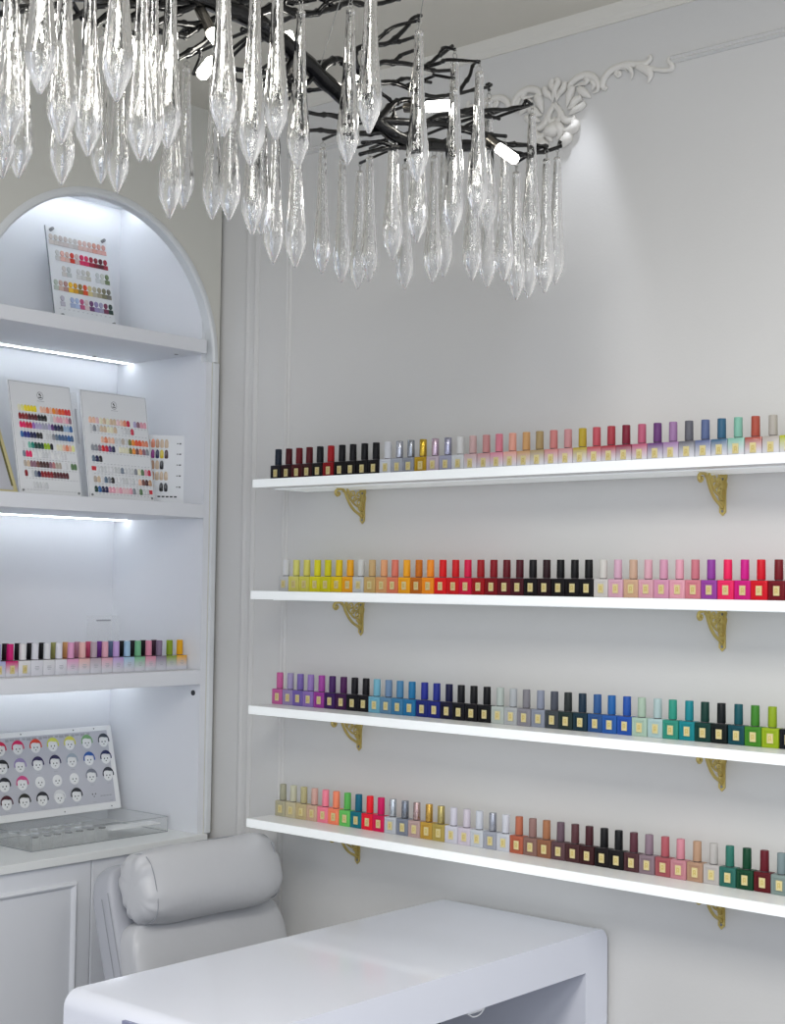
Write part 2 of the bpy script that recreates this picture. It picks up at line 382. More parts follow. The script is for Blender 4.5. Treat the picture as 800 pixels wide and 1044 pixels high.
# ------------------------------------------------------------------ nail polish bottles
BW, BD, BH = .0316, .020, .0345
def make_bottle(kind, capm='cap_satin', bodym='paint_glass'):
    t = thing('nail_polish_bottle', '', 'nail polish', (0, 0, 0))
    h = BW/2; bm = bmesh.new(); box(bm, -h, h, 0, BD, 0, BH, bev=.0013, seg=2)
    if kind == 'framed':                                     # sunken frame round the label
        f = min(bm.faces, key=lambda f: f.calc_center_median().y)
        bmesh.ops.inset_region(bm, faces=[f], thickness=.0062, depth=0); bmesh.ops.inset_region(bm, faces=[f], thickness=.0005, depth=-.0012)
    obj('glass_body', bm, bodym, t, local=True, smooth=True)
    bm = lathe(bmesh.new(), [(.0070, BH-.0002), (.0070, BH+.0016)], 20, c=(0, BD/2, 0)); obj('neck', bm, 'neck_dark', t, local=True, smooth=True)
    bm = lathe(bmesh.new(), [(.0076, BH+.0016), (.0079, BH+.0022), (.0077, BH+.020), (.0075, BH+.0362), (.0070, BH+.0370), (0, BH+.0371)], 24, c=(0, BD/2, 0)); obj('cap', bm, capm, t, local=True, smooth=True)
    bm = bmesh.new()
    if kind == 'white':
        for k, w in enumerate((.010, .012, .008)): box(bm, -w/2, w/2, -.0003, 0, .020-k*.0035, .0212-k*.0035)
        obj('label_print', bm, 'ink_light', t, local=True)
    else:
        y = .0003 if kind == 'framed' else -.0006; d = .0012
        w, z0, z1 = (.0057, .0080, .0250) if kind == 'framed' else (.0058, .0065, .0245)
        box(bm, -w, w, y-.0008, y+d, z0, z1, bev=.0003, seg=1)
        lb = obj('label', bm, 'gold_label', t, local=True)
        bm = bmesh.new()
        for a, b, c, e in ((-.45, -.2, .0035, .0130), (-.2, .45, .0115, .0130), (.2, .45, .0045, .0115), (-.2, .2, .0065, .0078)): box(bm, w*a, w*b, y-.0010, y-.0007, z0+c, z0+e)
        obj('label_emblem', bm, 'gold_mark', lb, local=True)
    return t
P1 = make_bottle('framed'); P2 = make_bottle('flat', bodym='ombre_glass'); P3 = make_bottle('white', bodym='ombre_glass'); P4 = make_bottle('framed', capm='cap_metal'); P5 = make_bottle('flat', bodym='ombre_glass', capm='cap_metal')
protos = {'s': P1, 'o': P2, 'w': P3, 'm': P4, 'q': P5}
used = set()
def bottle(kind, loc, rotz, label, group, col, cap=None):
    p = protos[kind]
    if p.name in used: t = dup(p, loc, label, group, rotz)
    else:
        used.add(p.name); t = p; t.location = loc; t.rotation_euler = (0, 0, rotz); t['label'] = label; t['group'] = group
    for c in t.children:
        c.color = (*(hx(cap) if cap and c.name.startswith('cap') else hx(col)), 1)
    return t
ONES = ['', 'first', 'second', 'third', 'fourth', 'fifth', 'sixth', 'seventh', 'eighth', 'ninth', 'tenth', 'eleventh', 'twelfth', 'thirteenth', 'fourteenth', 'fifteenth', 'sixteenth', 'seventeenth', 'eighteenth', 'nineteenth']
def ordn(n):
    if n < 20: return ONES[n]
    t, o = divmod(n, 10)
    return {2: 'twentieth', 3: 'thirtieth', 4: 'fortieth'}[t] if o == 0 else {2: 'twenty-', 3: 'thirty-', 4: 'forty-'}[t]+ONES[o]
R1 = '''black 1c1c22 s 1f2a38|dark maroon 2a0c12 s 4a0f18|dark red 4a0e15 s 6e1820|dark wine 380d12 s 5c141c|black 121012 s 16181c|red 8e1018 s a8161c|black 120c10 s 101014|black 100c10 s 0e0e12|black 100e12 s 0e0e12|black 0e0a10 s 0c0c10
pearl white d0d3da s d6d8dc|silver a9adb8 m b9bcc6|dark silver 8f939e m 9a9fa8|metallic gold b4901c m c8a83c|pink silver bfb0bb m c6b0c0|violet silver a3a4b8 m a8a8bc|milk white d2d4d6 s d4d4d2
pale rose cba9aa o c9a9a6|dusty rose c89294 o c68d8b|rose pink d98a9c o d6808f|peach pink e0a292 o dfa08d|tan c79a68 o c89a66|khaki brown ab9468 o a48d62|salmon rose c98480 o c27a76|soft rose c79090 o c0888a|mustard b49c28 o b29a30|coral red b84a50 o b8505a|brick red a82838 o a43a44|wine 8c1038 o 7a1f33|pink bb5a78 o b85c76|purple 6d3f7c o 673b72|lilac 9f78a8 o 9b76a0|slate grey 66666e o 62626a|denim blue 5d6a94 o 5a688e|deep blue 3c6484 o 36607c|mint green 86bca8 o 7fb5a2|brick orange ac5040 o a84e3e|warm grey b4aca4 o aea8a0|lime yellow b9c02c o b2bb30|leaf green 5c9a48 o 559040'''
R2 = '''milk white c9c9c9 s d6d7d8|pale yellow d8d070 s dcd878|straw yellow d6cf5a s dad268|yellow e0d820 s e2da28|lemon yellow d4cc18 s d8d01c|golden yellow e6c810 s e4c81c|amber eea81c s f0aa22|milk white c6c8c8 s cfd0cc|beige c9aa6e s c9aa78|peach tan d9a26c s dfa274|salmon dd7c5c s df7a66|saffron f0a81c s f0a824|burnt orange c06a18 s c8701c|orange f2921c s f3932a|bright red dd1c20 s d8181c|red cc181e s cc1c22|raspberry red cc1440 s d41848|dark red 9e1018 s 9e1820|crimson 7a0c18 s 86121e|wine 5c0e1c s 62121e|dark maroon 44101c s 4a121e|black 100a0e s 0e0c10|black cherry 200a12 s 280e16|black 0e0a0e s 0c0c0e|black 0e0a0e s 0c0c0e|black 0c0a0e s 0c0c0e
milk white c9c5c2 s cbc8c2|lilac pink cfa3b5 s cda4b8|beige c9a589 s c4a48e|light pink d3a0ac s d2a2ae|pink cf93ae s cc94ac|baby pink dc9fae s db9eae|salmon pink cc7c88 s c4727e|purple 94429c s 8c3c98|hot pink e42a62 s e6205a|magenta c8187c s c81884|red cc1024 s cc1226|dark red 6e101c s 70141e|violet 7a3a8a s 743688'''
R3 = '''pink c0609a s c45f96|grey lilac 9a8ab4 s a094b8|lavender purple 7460a8 s 7a66a8|lilac 8d70b4 s 9378b4|magenta violet 9a3c98 s a0449c|dark purple 3c1c58 s 46245e|plum purple 3c1444 s 4a1c50|black 0e0a14 s 100c14|black 0c0a12 s 0c0a10|light cyan blue 6ea8be s 72aec2|grey blue 5e86a4 s 6c88a8|steel blue 3c78a0 s 4a80a6|blue 2470a0 s 2472a0|navy blue 1c2870 s 26308c|indigo 1c2474 s 242e86|black navy 10102c s 14163c|black 0c0c14 s 0e0e14|black 0c0a10 s 0c0c10|black 0a0a0e s 0a0a0e|pale grey green b0b8b2 s adb6b0|light grey a9acae s a9adb0|taupe grey 85838a s 7c7a80|blue grey 888e9c s 868c9c|charcoal grey 3e4448 s 4a4e58|green black 20302e s 282e2e|dark navy 16303c s 1c3040|blue 2c5084 s 30588c|bright blue 2858a0 s 2460a0|royal blue 2450a4 s 2450a0|pale green a4bcac s a4b8a6|pale aqua a8c0c0 s a8bcbc|jade green 308a78 s 30907c|teal 148088 s 18808a|dark green 0e3a34 s 123830|black 0a1414 s 0c1214|dark teal 104650 s 145058|grass green 408024 s 3c7c28|lime green 90a81c s 88a020|black 0e1218 s 0c1014|black 0c0e12 s 0a0c10'''
R4 = '''olive grey b0aa90 s a2a08a|pale beige c2b898 s c0bea6|khaki bfae84 s b4ac80|beige pink c8a890 s cca498|pink ee8296 s ee8498|salmon orange f48664 s f48a68|green 68c060 s 5cb254|teal blue 14707e s 14647c|red e61c34 s e8202e|magenta red cc1450 s cc145c|silver white b8bcc2 m bcc2c8|dark silver 7c8290 m 848a94|rose silver b49a96 m b89e9c|gold b8923c m c8a050|olive gold ac9850 m b8a86c|pearl white c9c8d2 s cac8d2|pink white c9c0cc s c8c0ca|pearl white c2c6cc s c4c8d0|silver 9c9faa m a8abb4|pearl white c4c7ce s c8cad2|terracotta ac5c44 s b0664c|mauve brown 85655c s 8e6e68|caramel brown 8a5c44 s a06c4c|plum brown 5a4044 s 64505a|dark brown 46282a s 563438|maroon brown 38181a s 421e24|black 120c0e s 0e0e10|black 100e10 s 101214|dark plum 4c2e32 s 562e38|mauve grey 84727a s 86727e|rose 9c5258 s a8565e|pink ba8088 s c88490|tan aa8870 s b08e74|grey white b4afac s b4b0ac|sea green 2c665c s 2e6e60|dark green 0c4028 s 0c4028|dark red 581018 s 601420|grey green 7c8c88 s 78888a|slate green 506862 s 526a66'''
ROWS = [(R1, 2.37, -2.4222, .03295, 'topmost'), (R2, 2.40, -2.4204, .03281, 'second'), (R3, 2.40, -2.4354, .03290, 'third'), (R4, 2.40, -2.4185, .03292, 'lowest')]
for i, (txt, y, x0, pit, nm) in enumerate(ROWS):
    ent = [e.split() for ln in txt.split('\n') for e in ln.split('|')]
    for k, e in enumerate(ent):
        name, col, kind, cap = ' '.join(e[:-3]), e[-3], e[-2], e[-1]
        fin = {'s': '', 'o': 'fading ', 'm': 'metallic '}[kind]
        if name.startswith('metallic'): fin = ''
        lab = '%s%s polish bottle, %s from the left on the %s wall shelf' % (fin if kind != 's' else '', name, ordn(k+1), nm)
        if i == 3 and k in (10, 12, 13, 14): pass
        bottle(kind, (x0+pit*(k+.5), y+random.uniform(-.0012, .0012), SZ[i]), random.uniform(-.012, .012), lab, 'polish bottles on the %s wall shelf' % nm, col, cap)
# bottles in the cabinet
FR = '''lavender a8a8d0 o|magenta c8146c o|white e0dede o|white dcdce2 w|ivory white dcdcde w|milk white e0dee4 w|pink dd9cc0 w|peach pink e4b4b0 w|grey pink b8a4ae w|soft pink dba4b4 w|lilac c0a0d4 w|light blue a4c4dc w|green 78b88c w|rose pink dc8ca4 w|mauve grey 86748c w|olive green 849c20 w|golden yellow e8a810 w'''
BK = '''black 18161a s|dark maroon 2c1420 s|black brown 1c1218 s|black 121016 s|black 0e0e12 s|olive a0a060 s|orange tan dca46c s|mauve pink b8849c s|raspberry pink d05478 s|purple 7c40a0 s|slate blue 687c9c s|black 101014 s|charcoal 222228 s|black 141218 s|dark plum 44283c s'''
fr = [e.split() for e in FR.split('|')]; pit = .0326; ye = 2.4335
n = len(fr)
for k, e in enumerate(fr):
    y = ye-pit*(n-1-k)-BW/2
    bottle(e[-1], (-2.7655, y, zC), PI/2+random.uniform(-.01, .01), '%s polish bottle, front row of the cabinet shelf, %s from the right' % (' '.join(e[:-2]), ordn(n-k)), 'polish bottles in the front row of the cabinet', e[-2])
bk = [e.split() for e in BK.split('|')]; n2 = len(bk)
for k, e in enumerate(bk):
    y = ye-pit*2-pit*(n2-1-k)-BW/2+.006
    bottle(e[-1], (-2.792, y, zC), PI/2+random.uniform(-.01, .01), '%s capped bottle, back row of the cabinet shelf, %s from the right' % (' '.join(e[:-2]), ordn(n2-k)), 'polish bottles in the back row of the cabinet', e[-2])
for p in protos.values():
    if p.name not in used:
        for c in list(p.children):
            for g in list(c.children): bpy.data.objects.remove(g)
            bpy.data.objects.remove(c)
        bpy.data.objects.remove(p)
# ------------------------------------------------------------------ charts
def board_thing(name, label, cat, xb, y0, z0, lean, group=None, turn=0):
    return thing(name, label, cat, (xb, y0, z0), (-lean, 0, PI/2+turn), group)
def disc(bm, x, z, rx, rz, y0, y1, n=14):
    a = [bm.verts.new((x+rx*math.cos(2*PI*j/n), y0, z+rz*math.sin(2*PI*j/n))) for j in range(n)]
    b = [bm.verts.new((x+rx*.85*math.cos(2*PI*j/n), y1, z+rz*.85*math.sin(2*PI*j/n))) for j in range(n)]
    bm.faces.new(a); bm.faces.new(b)
    for j in range(n): bm.faces.new((a[j], a[(j+1) % n], b[(j+1) % n], b[j]))
def tip_mesh():                                              # almond nail tip
    bm = bmesh.new(); pr = [(.5, -.5), (.5, .1), (.38, .38), (.16, .52), (-.16, .52), (-.38, .38), (-.5, .1), (-.5, -.5), (-.3, -.62), (.3, -.62)]
    a = [bm.verts.new((x, 0, z)) for x, z in pr]; b = [bm.verts.new((x*.7, -.25, z*.8)) for x, z in pr]
    bm.faces.new(a); bm.faces.new(b)
    for j in range(len(pr)): q = (j+1) % len(pr); bm.faces.new((a[j], a[q], b[q], b[j]))
    return bm
COL = dict(cr='e8e4c8', py='eaeaa0', ye='f0dc20', pe='eec0a8', sa='e48a68', or_='f0902c', ro='e65428', re='d42028', dr='8c141e', ma='581420', bk='16161c', lg='d0d2d4', lp='e8c4c8', pk='e4a4b4', hp='e81c64', cs='c81440', li='a070c0', la='b0a8cc', gl='a8a8bc', pu='5c3478', nv='181c4c', lb='98b4d0', bl='3468a8', db='1c2c84', gb='64788c', st='44648c', gr='8c9098', mi='7cc0ac', te='148878', dg='123c34', lm='98bc20', gg='5c7c54', be='d4bca0', gi='b8aca0', mv='906878', rb='7c4c44', br='4c2c2c', wh='eceded', ol='7c7c3c', rs='b8787c', sl='7c8898', tn='c09878', vi='8c1878', yl='d8c020', w2='dcdde0')
def seq(s): return [None if t == '-' else COL[t] for t in s.split()]
def tips(t, rows, x0, x1, zs, w, h, dx=0, key=None):
    """one nail tip per colour; the hundred first ones are parts, what is left over is one part"""
    base = None; cnt = 0; rest = []
    for r, (z, cols) in enumerate(zip(zs, rows)):
        n = len(cols); 
        for k, c in enumerate(cols):
            if not c: continue
            x = x0+(x1-x0)*(k+.5)/n
            if cnt < 100:
                if base is None:
                    bm = tip_mesh(); bm.transform(Matrix.Diagonal((w, .006, h, 1))); base = o = obj('nail_tip', bm, 'swatch', t, local=True, smooth=True)
                else: o = base.copy(); C.objects.link(o); o.parent = t
                o.location = (x, -.0002, z); o.color = (*hx(c), 1)
            else: rest.append((x, z, c))
            cnt += 1
    if rest:
        bm = bmesh.new(); pal = sorted({c for _, _, c in rest})
        for x, z, c in rest:
            b2 = tip_mesh()
            for f in b2.faces: f.material_index = pal.index(c)
            b2.transform(Matrix.Translation((x, -.0002, z)) @ Matrix.Diagonal((w, .006, h, 1)))
            me = bpy.data.meshes.new('t'); b2.to_mesh(me); b2.free(); bm.from_mesh(me); bpy.data.meshes.remove(me)
        for c in pal: mat('tip_'+c, hx(c), .22, coat=.5)
        o = obj('nail_tip', bm, ['tip_'+c for c in pal], t, local=True, smooth=True); o['kind'] = 'stuff'
def dashes(t, zs, x0, x1, n, name='caption'):
    bm = bmesh.new()
    for z in zs:
        for k in range(n):
            x = x0+(x1-x0)*(k+.5)/n; box(bm, x-.0024, x+.0024, -.0003, .0001, z, z+.0010)
    obj(name, bm, 'ink_light', t, local=True)
def chart(label, xb, y0, w, h, lean, rows, zfr, x0, x1, tags=(), turn=0):
    t = board_thing('nail_colour_chart', label, 'colour chart', xb, y0, zB, lean, 'colour charts on the middle cabinet shelf', turn)
    bm = B(0, w, 0, .003, 0, h, bev=.0008, seg=1); obj('panel', bm, 'chart_white', t, local=True)
    bm = bmesh.new(); e = .002                                # thin dark rim line
    for a in ((e, w-e, h-e-.0007, h-e), (e, w-e, e, e+.0007), (e, e+.0007, e, h-e), (w-e-.0007, w-e, e, h-e)): box(bm, a[0], a[1], -.0002, .0002, a[2], a[3])
    obj('rim_line', bm, 'gb_ink', t, local=True)
    bm = bmesh.new(); cx, cz, R = w*.49, h*.885, .0095        # round emblem
    n = 28
    for j in range(n):
        a0, a1 = 2*PI*j/n, 2*PI*(j+1)/n
        q = [bm.verts.new((cx+r*math.cos(a)*.9, -.0004, cz+r*math.sin(a))) for r, a in ((R, a0), (R, a1), (R-.0009, a1), (R-.0009, a0))]; bm.faces.new(q)
    box(bm, cx-.0045, cx+.0045, -.0004, 0, cz-.0052, cz-.0028); box(bm, cx-.003, cx+.001, -.0004, 0, cz+.0010, cz+.0052); box(bm, cx+.0005, cx+.003, -.0004, 0, cz-.001, cz+.0022)
    obj('emblem', bm, 'ink', t, local=True)
    bm = B(cx-.010, cx+.010, -.0003, 0, cz-.0135, cz-.0125); obj('emblem_caption', bm, 'ink_light', t, local=True)
    tips(t, rows, x0*w, x1*w, [h*z for z in zfr], (x1-x0)*w/17*1.0, .0135)
    dashes(t, [h*z-.0125 for z in zfr], x0*w, x1*w, 17)
    for x, z, ww in tags: obj('red_tag', B(x*w, x*w+ww, -.0006, 0, z*h-.005, z*h+.005), 'red_tag', t, local=True)
    bm = bmesh.new()
    for x, z in ((w-.010, .010), (.010, .010)):
        lathe(bm, [(.0028, 0), (.0026, .002), (0, .0024)], 12); bmesh.ops.transform(bm, matrix=Matrix.Translation((x, 0, z)) @ Matrix.Rotation(PI/2, 4, 'X'), verts=bm.verts[-25:])
    obj('corner_stud', bm, 'steel', t, local=True)
    return t
mat('gb_ink', hx('8b9094'), .5)
C1 = [seq(s) for s in ('cr py ye ye ye ye - pe pe sa pe or_ sa ro ro re re', 'dr dr dr ma ma ma bk bk bk - lg lp pk pk lp pk mv', 'hp hp cs cs li la la gl gl la pu nv nv bk lb lb bl', 'bl db db nv nv bk bk - lg lg gr gb st st st bl st', 'w2 - mi te dg dg dg lm lm bk - cr cr pe sa pe py', 'sl hp hp wh w2 wh lg lg w2 wh w2 wh w2 w2 - - -', 'gi be mv mv rb br br br mv rs gi gi - w2 - gg gg', 'dr - lg sl nv dr dr dr dr ma ma ma ma ma - - -', '- - w2 lg lg w2 lg - - - - - - - - - -')]
C2 = [seq(s) for s in ('pe pe lp cr be cr be be lp pe sa cs - la mv pk pk', 'lg gr lg be be cr cr be - w2 lg lg cs - - - -', '- - - pe sa pe pe lg lg gi lg ol or_ ro ro sa sa', 'gr gr mv re cs pu nv - cr cr cr ol or_ rb sa mv gr', 'gb nv bk - - - - - - - - - - - - - -', '- w2 lg lg w2 w2 lg lg sl lg lg lg gr cr gg pk cs', 'gi be w2 gb gr bk w2 w2 lg lg w2 lg w2 pe rb br tn', 'dg bl nv nv pk pk lp pk lp lp pk gr lg gg lg lg -')]
chart('large white nail colour chart with yellow and red tips in its top row', -2.777, 1.945, .172, .268, .225, C1, [.765, .69, .615, .53, .44, .36, .275, .19, .09], .11, .96)
chart('large white nail colour chart with two square red tags, beside the small card', -2.777, 2.135, .198, .262, .175, C2, [.73, .655, .555, .475, .375, .28, .185, .095], .09, .97, tags=((.075, .28, .013), (.88, .095, .017)))
# hinge strip between the two charts
t = board_thing('acrylic_divider', 'narrow clear strip standing between the two big colour charts', 'divider', -2.778, 2.117, zB, .21)
obj('strip', B(0, .0145, 0, .004, 0, .256), 'thin_acrylic', t, local=True)
obj('strip_print', B(.004, .0095, -.0004, 0, .130, .215), 'ink_light', t, local=True)
# smaller card behind
t = board_thing('nail_tip_card', 'small white card of nail tips behind the right colour chart, in the shelf corner', 'colour chart', -2.860, 2.350, zB, .0, turn=-.62)
obj('card', B(0, .110, 0, .002, 0, .172), 'chart_white', t, local=True)
C3 = [seq(s) for s in ('sa tn sa tn be be - -', 'vi vi vi nv yl br - -', 'be be tn be bk - - -', 'tn be tn be be be - -', 'lp - be - bk bk - -')]
tips(t, [[c for c in r] for r in C3], .004, .092, [.152, .126, .099, .072, .044], .0092, .019)
bm = bmesh.new()
for z in (.152, .126, .099, .072, .044):
    box(bm, .090, .094, -.0004, 0, z-.001, z+.001); box(bm, .096, .101, -.0004, 0, z-.0015, z+.0015)
for k in range(5): box(bm, .045+k*.010, .052+k*.010, -.0004, 0, .018, .0215)
obj('code_print', bm, 'ink', t, local=True)
# gilt frame at the left edge
t = board_thing('gold_photo_frame', 'thin gold photo frame leaning at the left end of the middle cabinet shelf', 'picture frame', -2.757, 1.77, zB, .48)
bm = bmesh.new(); w, h = .158, .215
for a in ((0, w, 0, .008), (0, w, h-.008, h), (0, .008, .008, h-.008), (w-.008, w, .008, h-.008)): box(bm, a[0], a[1], 0, .008, a[2], a[3], bev=.001, seg=1)
obj('frame', bm, 'gold_frame', t, local=True)
obj('inner_edge', B(w-.011, w-.008, .001, .006, .02, h-.02), 'frame_groove', t, local=True)
obj('picture', B(.008, w-.008, .004, .006, .008, h-.008), 'chart_grey', t, local=True)
# chart in the arch
t = board_thing('swatch_board', 'clear acrylic board of round colour swatches leaning in the top arch', 'colour chart', -2.972, 2.178, zA, .215)
w, h = .188, .290
obj('panel', B(0, w, 0, .003, 0, h, bev=.0006, seg=1), 'chart_white', t, local=True)
obj('rim_line', B(-.0012, 0, -.0005, .0032, 0, h), 'gb_ink', t, local=True)
rowsT = ['d8cfc8 ccc5bf c8beba cabfba cfcac6 c9c4c0 dcbcb2 dcbfb8 dab8b0 d8a090 dcaaa0 dba8a0', '- d4d4d2 e4b4a8 d8b8ac d04030 d8c0bc d83060 d42c5c 9c1c34 841428 601024 a01c34', '- - d6d0cc c4c8c8 - d8d8d6 d0d0cc c8c4b8 - d0d4d4 cccfc8 6c7c58', 'b8c0b4 ccb0a4 b48c84 f0c030 d89c24 988040 e05020 d8c890 c0b8a4 a8a088 807c60 787468', '- c0bcc8 - a8b4d4 b4c4e4 c45c84 dcc8c8 6c3c6c 9c90bc a8a4c0 7c3454 243830']
bd = {}
def keyhole():
    bm = bmesh.new(); disc(bm, 0, 0, .0062, .0078, -.0002, -.0022); box(bm, -.0070, .0070, -.0012, 0, -.0200, -.0085); return bm
for r, s in enumerate(rowsT):
    for k, c in enumerate(s.split()):
        if c == '-': continue
        if 'k' not in bd: o = bd['k'] = obj('swatch', keyhole(), 'swatch', t, local=True, smooth=True)
        else: o = bd['k'].copy(); C.objects.link(o); o.parent = t
        o.location = (.0125+k*.0148, 0, .262-r*.0400); o.color = (*hx(c), 1)
dashes(t, [.074], .01, w-.01, 12)
for x, z in ((.014, .280), (w-.014, .280), (.016, .054), (w-.014, .054)):
    bm = lathe(bmesh.new(), [(.0045, -.002), (.0045, .010), (.0038, .0115), (0, .0118)], 14); bm.transform(Matrix.Translation((x, 0, z)) @ Matrix.Rotation(PI/2, 4, 'X')); obj('standoff', bm, 'steel', t, local=True, smooth=True)
# frosted sign holder on the bottle shelf
t = board_thing('acrylic_card_holder', 'small clear acrylic card holder standing behind the cabinet bottles', 'card holder', -2.93, 2.262, zC, .08)
obj('sheet', B(0, .098, 0, .003, 0, .128, bev=.0008, seg=1), 'thin_acrylic', t, local=True)
obj('foot', B(0, .098, 0, .04, 0, .003), 'thin_acrylic', t, local=True)
obj('header_print', B(.028, .072, -.0004, 0, .114, .118), 'ink_light', t, local=True)
# acrylic case on the worktop
cx0, cx1, cy0, cy1, cz = -2.990, -2.800, 2.015, 2.412, zT
case = thing('acrylic_storage_case', 'clear acrylic case of small pots lying on the worktop under the face chart', 'storage case', (cx1, cy0, cz))
bm = bmesh.new(); tk = .0022; hh = .038
box(bm, cx0, cx1, cy0, cy1, cz, cz+tk)
for a in ((cx0, cx1, cy0, cy0+tk), (cx0, cx1, cy1-tk, cy1), (cx0, cx0+tk, cy0+tk, cy1-tk), (cx1-tk, cx1, cy0+tk, cy1-tk)): box(bm, *a, cz+tk, cz+hh-tk)
obj('tray', bm, 'thin_acrylic', case)
obj('lid', B(cx0-.001, cx1+.001, cy0-.001, cy0+.245, cz+hh-tk, cz+hh), 'thin_acrylic', case)
obj('lid', B(cx0-.001, cx1+.001, cy0+.250, cy1+.001, cz+hh-tk, cz+hh), 'thin_acrylic', case)
bm = bmesh.new()
e = .0010
for z in (cz+.001, cz+hh-.001):
    for p, q in (((cx1, cy0), (cx1, cy1)), ((cx0, cy1), (cx1, cy1)), ((cx0, cy0), (cx1, cy0)), ((cx0, cy0), (cx0, cy1))): tube(bm, [(*p, z), (*q, z)], e*.7, 5)
for p in ((cx1, cy0), (cx1, cy1), (cx0, cy0)): tube(bm, [(*p, cz), (*p, cz+hh)], e*.7, 5)
obj('polished_edge', bm, 'gb_ink', case)
obj('white_insert', B(cx1-.05, cx1-.012, cy0+.235, cy1-.012, cz+.019, cz+.022), 'face_white', case)
pot = None
for r in range(3):
    for k in range(7):
        x, y = cx1-.016-r*.045, cy0+.022+k*.031+random.uniform(-.002, .002)
        if pot is None:
            bm = lathe(bmesh.new(), [(.0125, 0), (.0128, .012), (.0132, .013), (.0132, .024), (.0120, .0255), (0, .0255)], 20); pot = o = obj('pot', bm, 'thin_acrylic', case, local=True, smooth=True); dot = obj('pot_lid', lathe(bmesh.new(), [(.0090, .0256), (.0088, .0275), (0, .0277)], 16), 'swatch', pot, local=True)
        else:
            o = pot.copy(); C.objects.link(o); o.parent = case; dot2 = dot.copy(); C.objects.link(dot2); dot2.parent = o
            dot2.color = (*hx(random.choice(['2a2a30', '1c1c20', '4a4c54'] if r == 0 else ['c8ccd0', 'b0b4b8', 'e0e2e4', '4a4c54', 'd4d6d8'])), 1)
        o.location = (x-cx1, y-cy0, .0026)
dot.color = (*hx('222226'), 1)
# face colour chart standing on the case
FXB = -2.978; zF = cz+hh+.0006
t = board_thing('face_colour_chart', 'grey chart of small round cartoon faces with coloured hair, leaning above the acrylic case', 'colour chart', FXB, 1.90, zF, .245)
w, h = .513, .210
obj('panel', B(0, w, 0, .004, 0, h, bev=.001, seg=1), 'face_white', t, local=True)
obj('print_field', B(.012, w-.016, -.0008, 0, .018, h-.012), 'chart_grey', t, local=True)
def face(hair, dotsonly=False):
    bm = bmesh.new()
    if not dotsonly: disc(bm, 0, 0, .0125, .0125, -.0008, -.0014, 24)
    nf = len(bm.faces)
    if hair:
        n = 16; top = []; low = []
        for j in range(n+1):
            a = -.15+(PI+.3)*j/n; top.append((.0158*math.cos(a), .0165*math.sin(a)+.0015))
        for j in range(n+1):
            a = -.15+(PI+.3)*j/n; low.append((.0125*math.cos(a), .0055+.0058*abs(math.sin(a*1.0))*(.55+.45*abs(math.cos(a*1.0+.35)))) if .05 < a < PI-.05 else (.0125*math.cos(a), .0125*math.sin(a)))
        T0 = [bm.verts.new((x, -.0022, z)) for x, z in top]; L0 = [bm.verts.new((x, -.0022, z)) for x, z in low]
        for j in range(n): f = bm.faces.new((T0[j], T0[j+1], L0[j+1], L0[j])); f.material_index = 1
    fs = []
    k = len(bm.faces)
    disc(bm, -.0042, -.0005, .0014, .0018, -.0014, -.0020, 8); disc(bm, .0042, -.0005, .0014, .0018, -.0014, -.0020, 8); disc(bm, 0, -.0058, .0018, .0011, -.0014, -.0020, 8)
    bm.faces.ensure_lookup_table()
    for f in bm.faces[k:]: f.material_index = 2
    return bm
cols = [[None]*8 for _ in range(4)]
rowsF = ['d42850 d81c60 e04430 dce060 e0dc60 80b078 3c4450', '20242c a090c0 302858 282450 a4b0bc 2858a8 1c2458', '20242c d8508c W W V 7c808c 3c3e48', '4c1c28 2c2c24 24262c w 26282c D -']
hxs = [None, None]
protoF = {}
gy = [2.0625, 2.1125, 2.1636, 2.2139, 2.2646, 2.317, 2.3688]
for r, s in enumerate(rowsF):
    for k, c in enumerate(s.split()):
        if c == '-': continue
        kind = 'D' if c == 'D' else ('N' if c in 'WV' else 'H')
        if kind not in protoF: o = protoF[kind] = obj('face_disc', face(kind == 'H', kind == 'D'), ['face_white', 'swatch', 'ink'], t, local=True); o.data.transform(Matrix.Diagonal((1.13, 1, 1.13, 1)))
        else: o = protoF[kind].copy(); C.objects.link(o); o.parent = t
        o.color = (*hx(c if len(c) == 6 else 'e6e7e8'), 1)
        o.location = (gy[k]-1.886+r*.0005, 0, .170-r*.0425)
bm = bmesh.new()
for r in range(4):
    for k in range(7): x = gy[k]-1.886+r*.0005; box(bm, x-.006, x+.006, -.0011, -.0008, .168-r*.0425-.0185, .168-r*.0425-.0175)
for k in range(16): box(bm, .19+k*.016+.004*(k % 3 == 0), .203+k*.016, -.0011, -.0008, h-.0225+.002*(k % 2), h-.0155)
for k in range(4): box(bm, .452+k*.009, .459+k*.009, -.0011, -.0008, .034, .037)
obj('caption', bm, 'ink_light', t, local=True)
bm = bmesh.new()
for x, z in ((.24, h-.006), (.395, h-.006), (w-.055, h-.006), (w-.03, .008), (.34, .008), (.15, .008)): disc(bm, x, z, .0016, .0016, 0, -.0012, 10)
obj('screw', bm, 'ink', t, local=True)
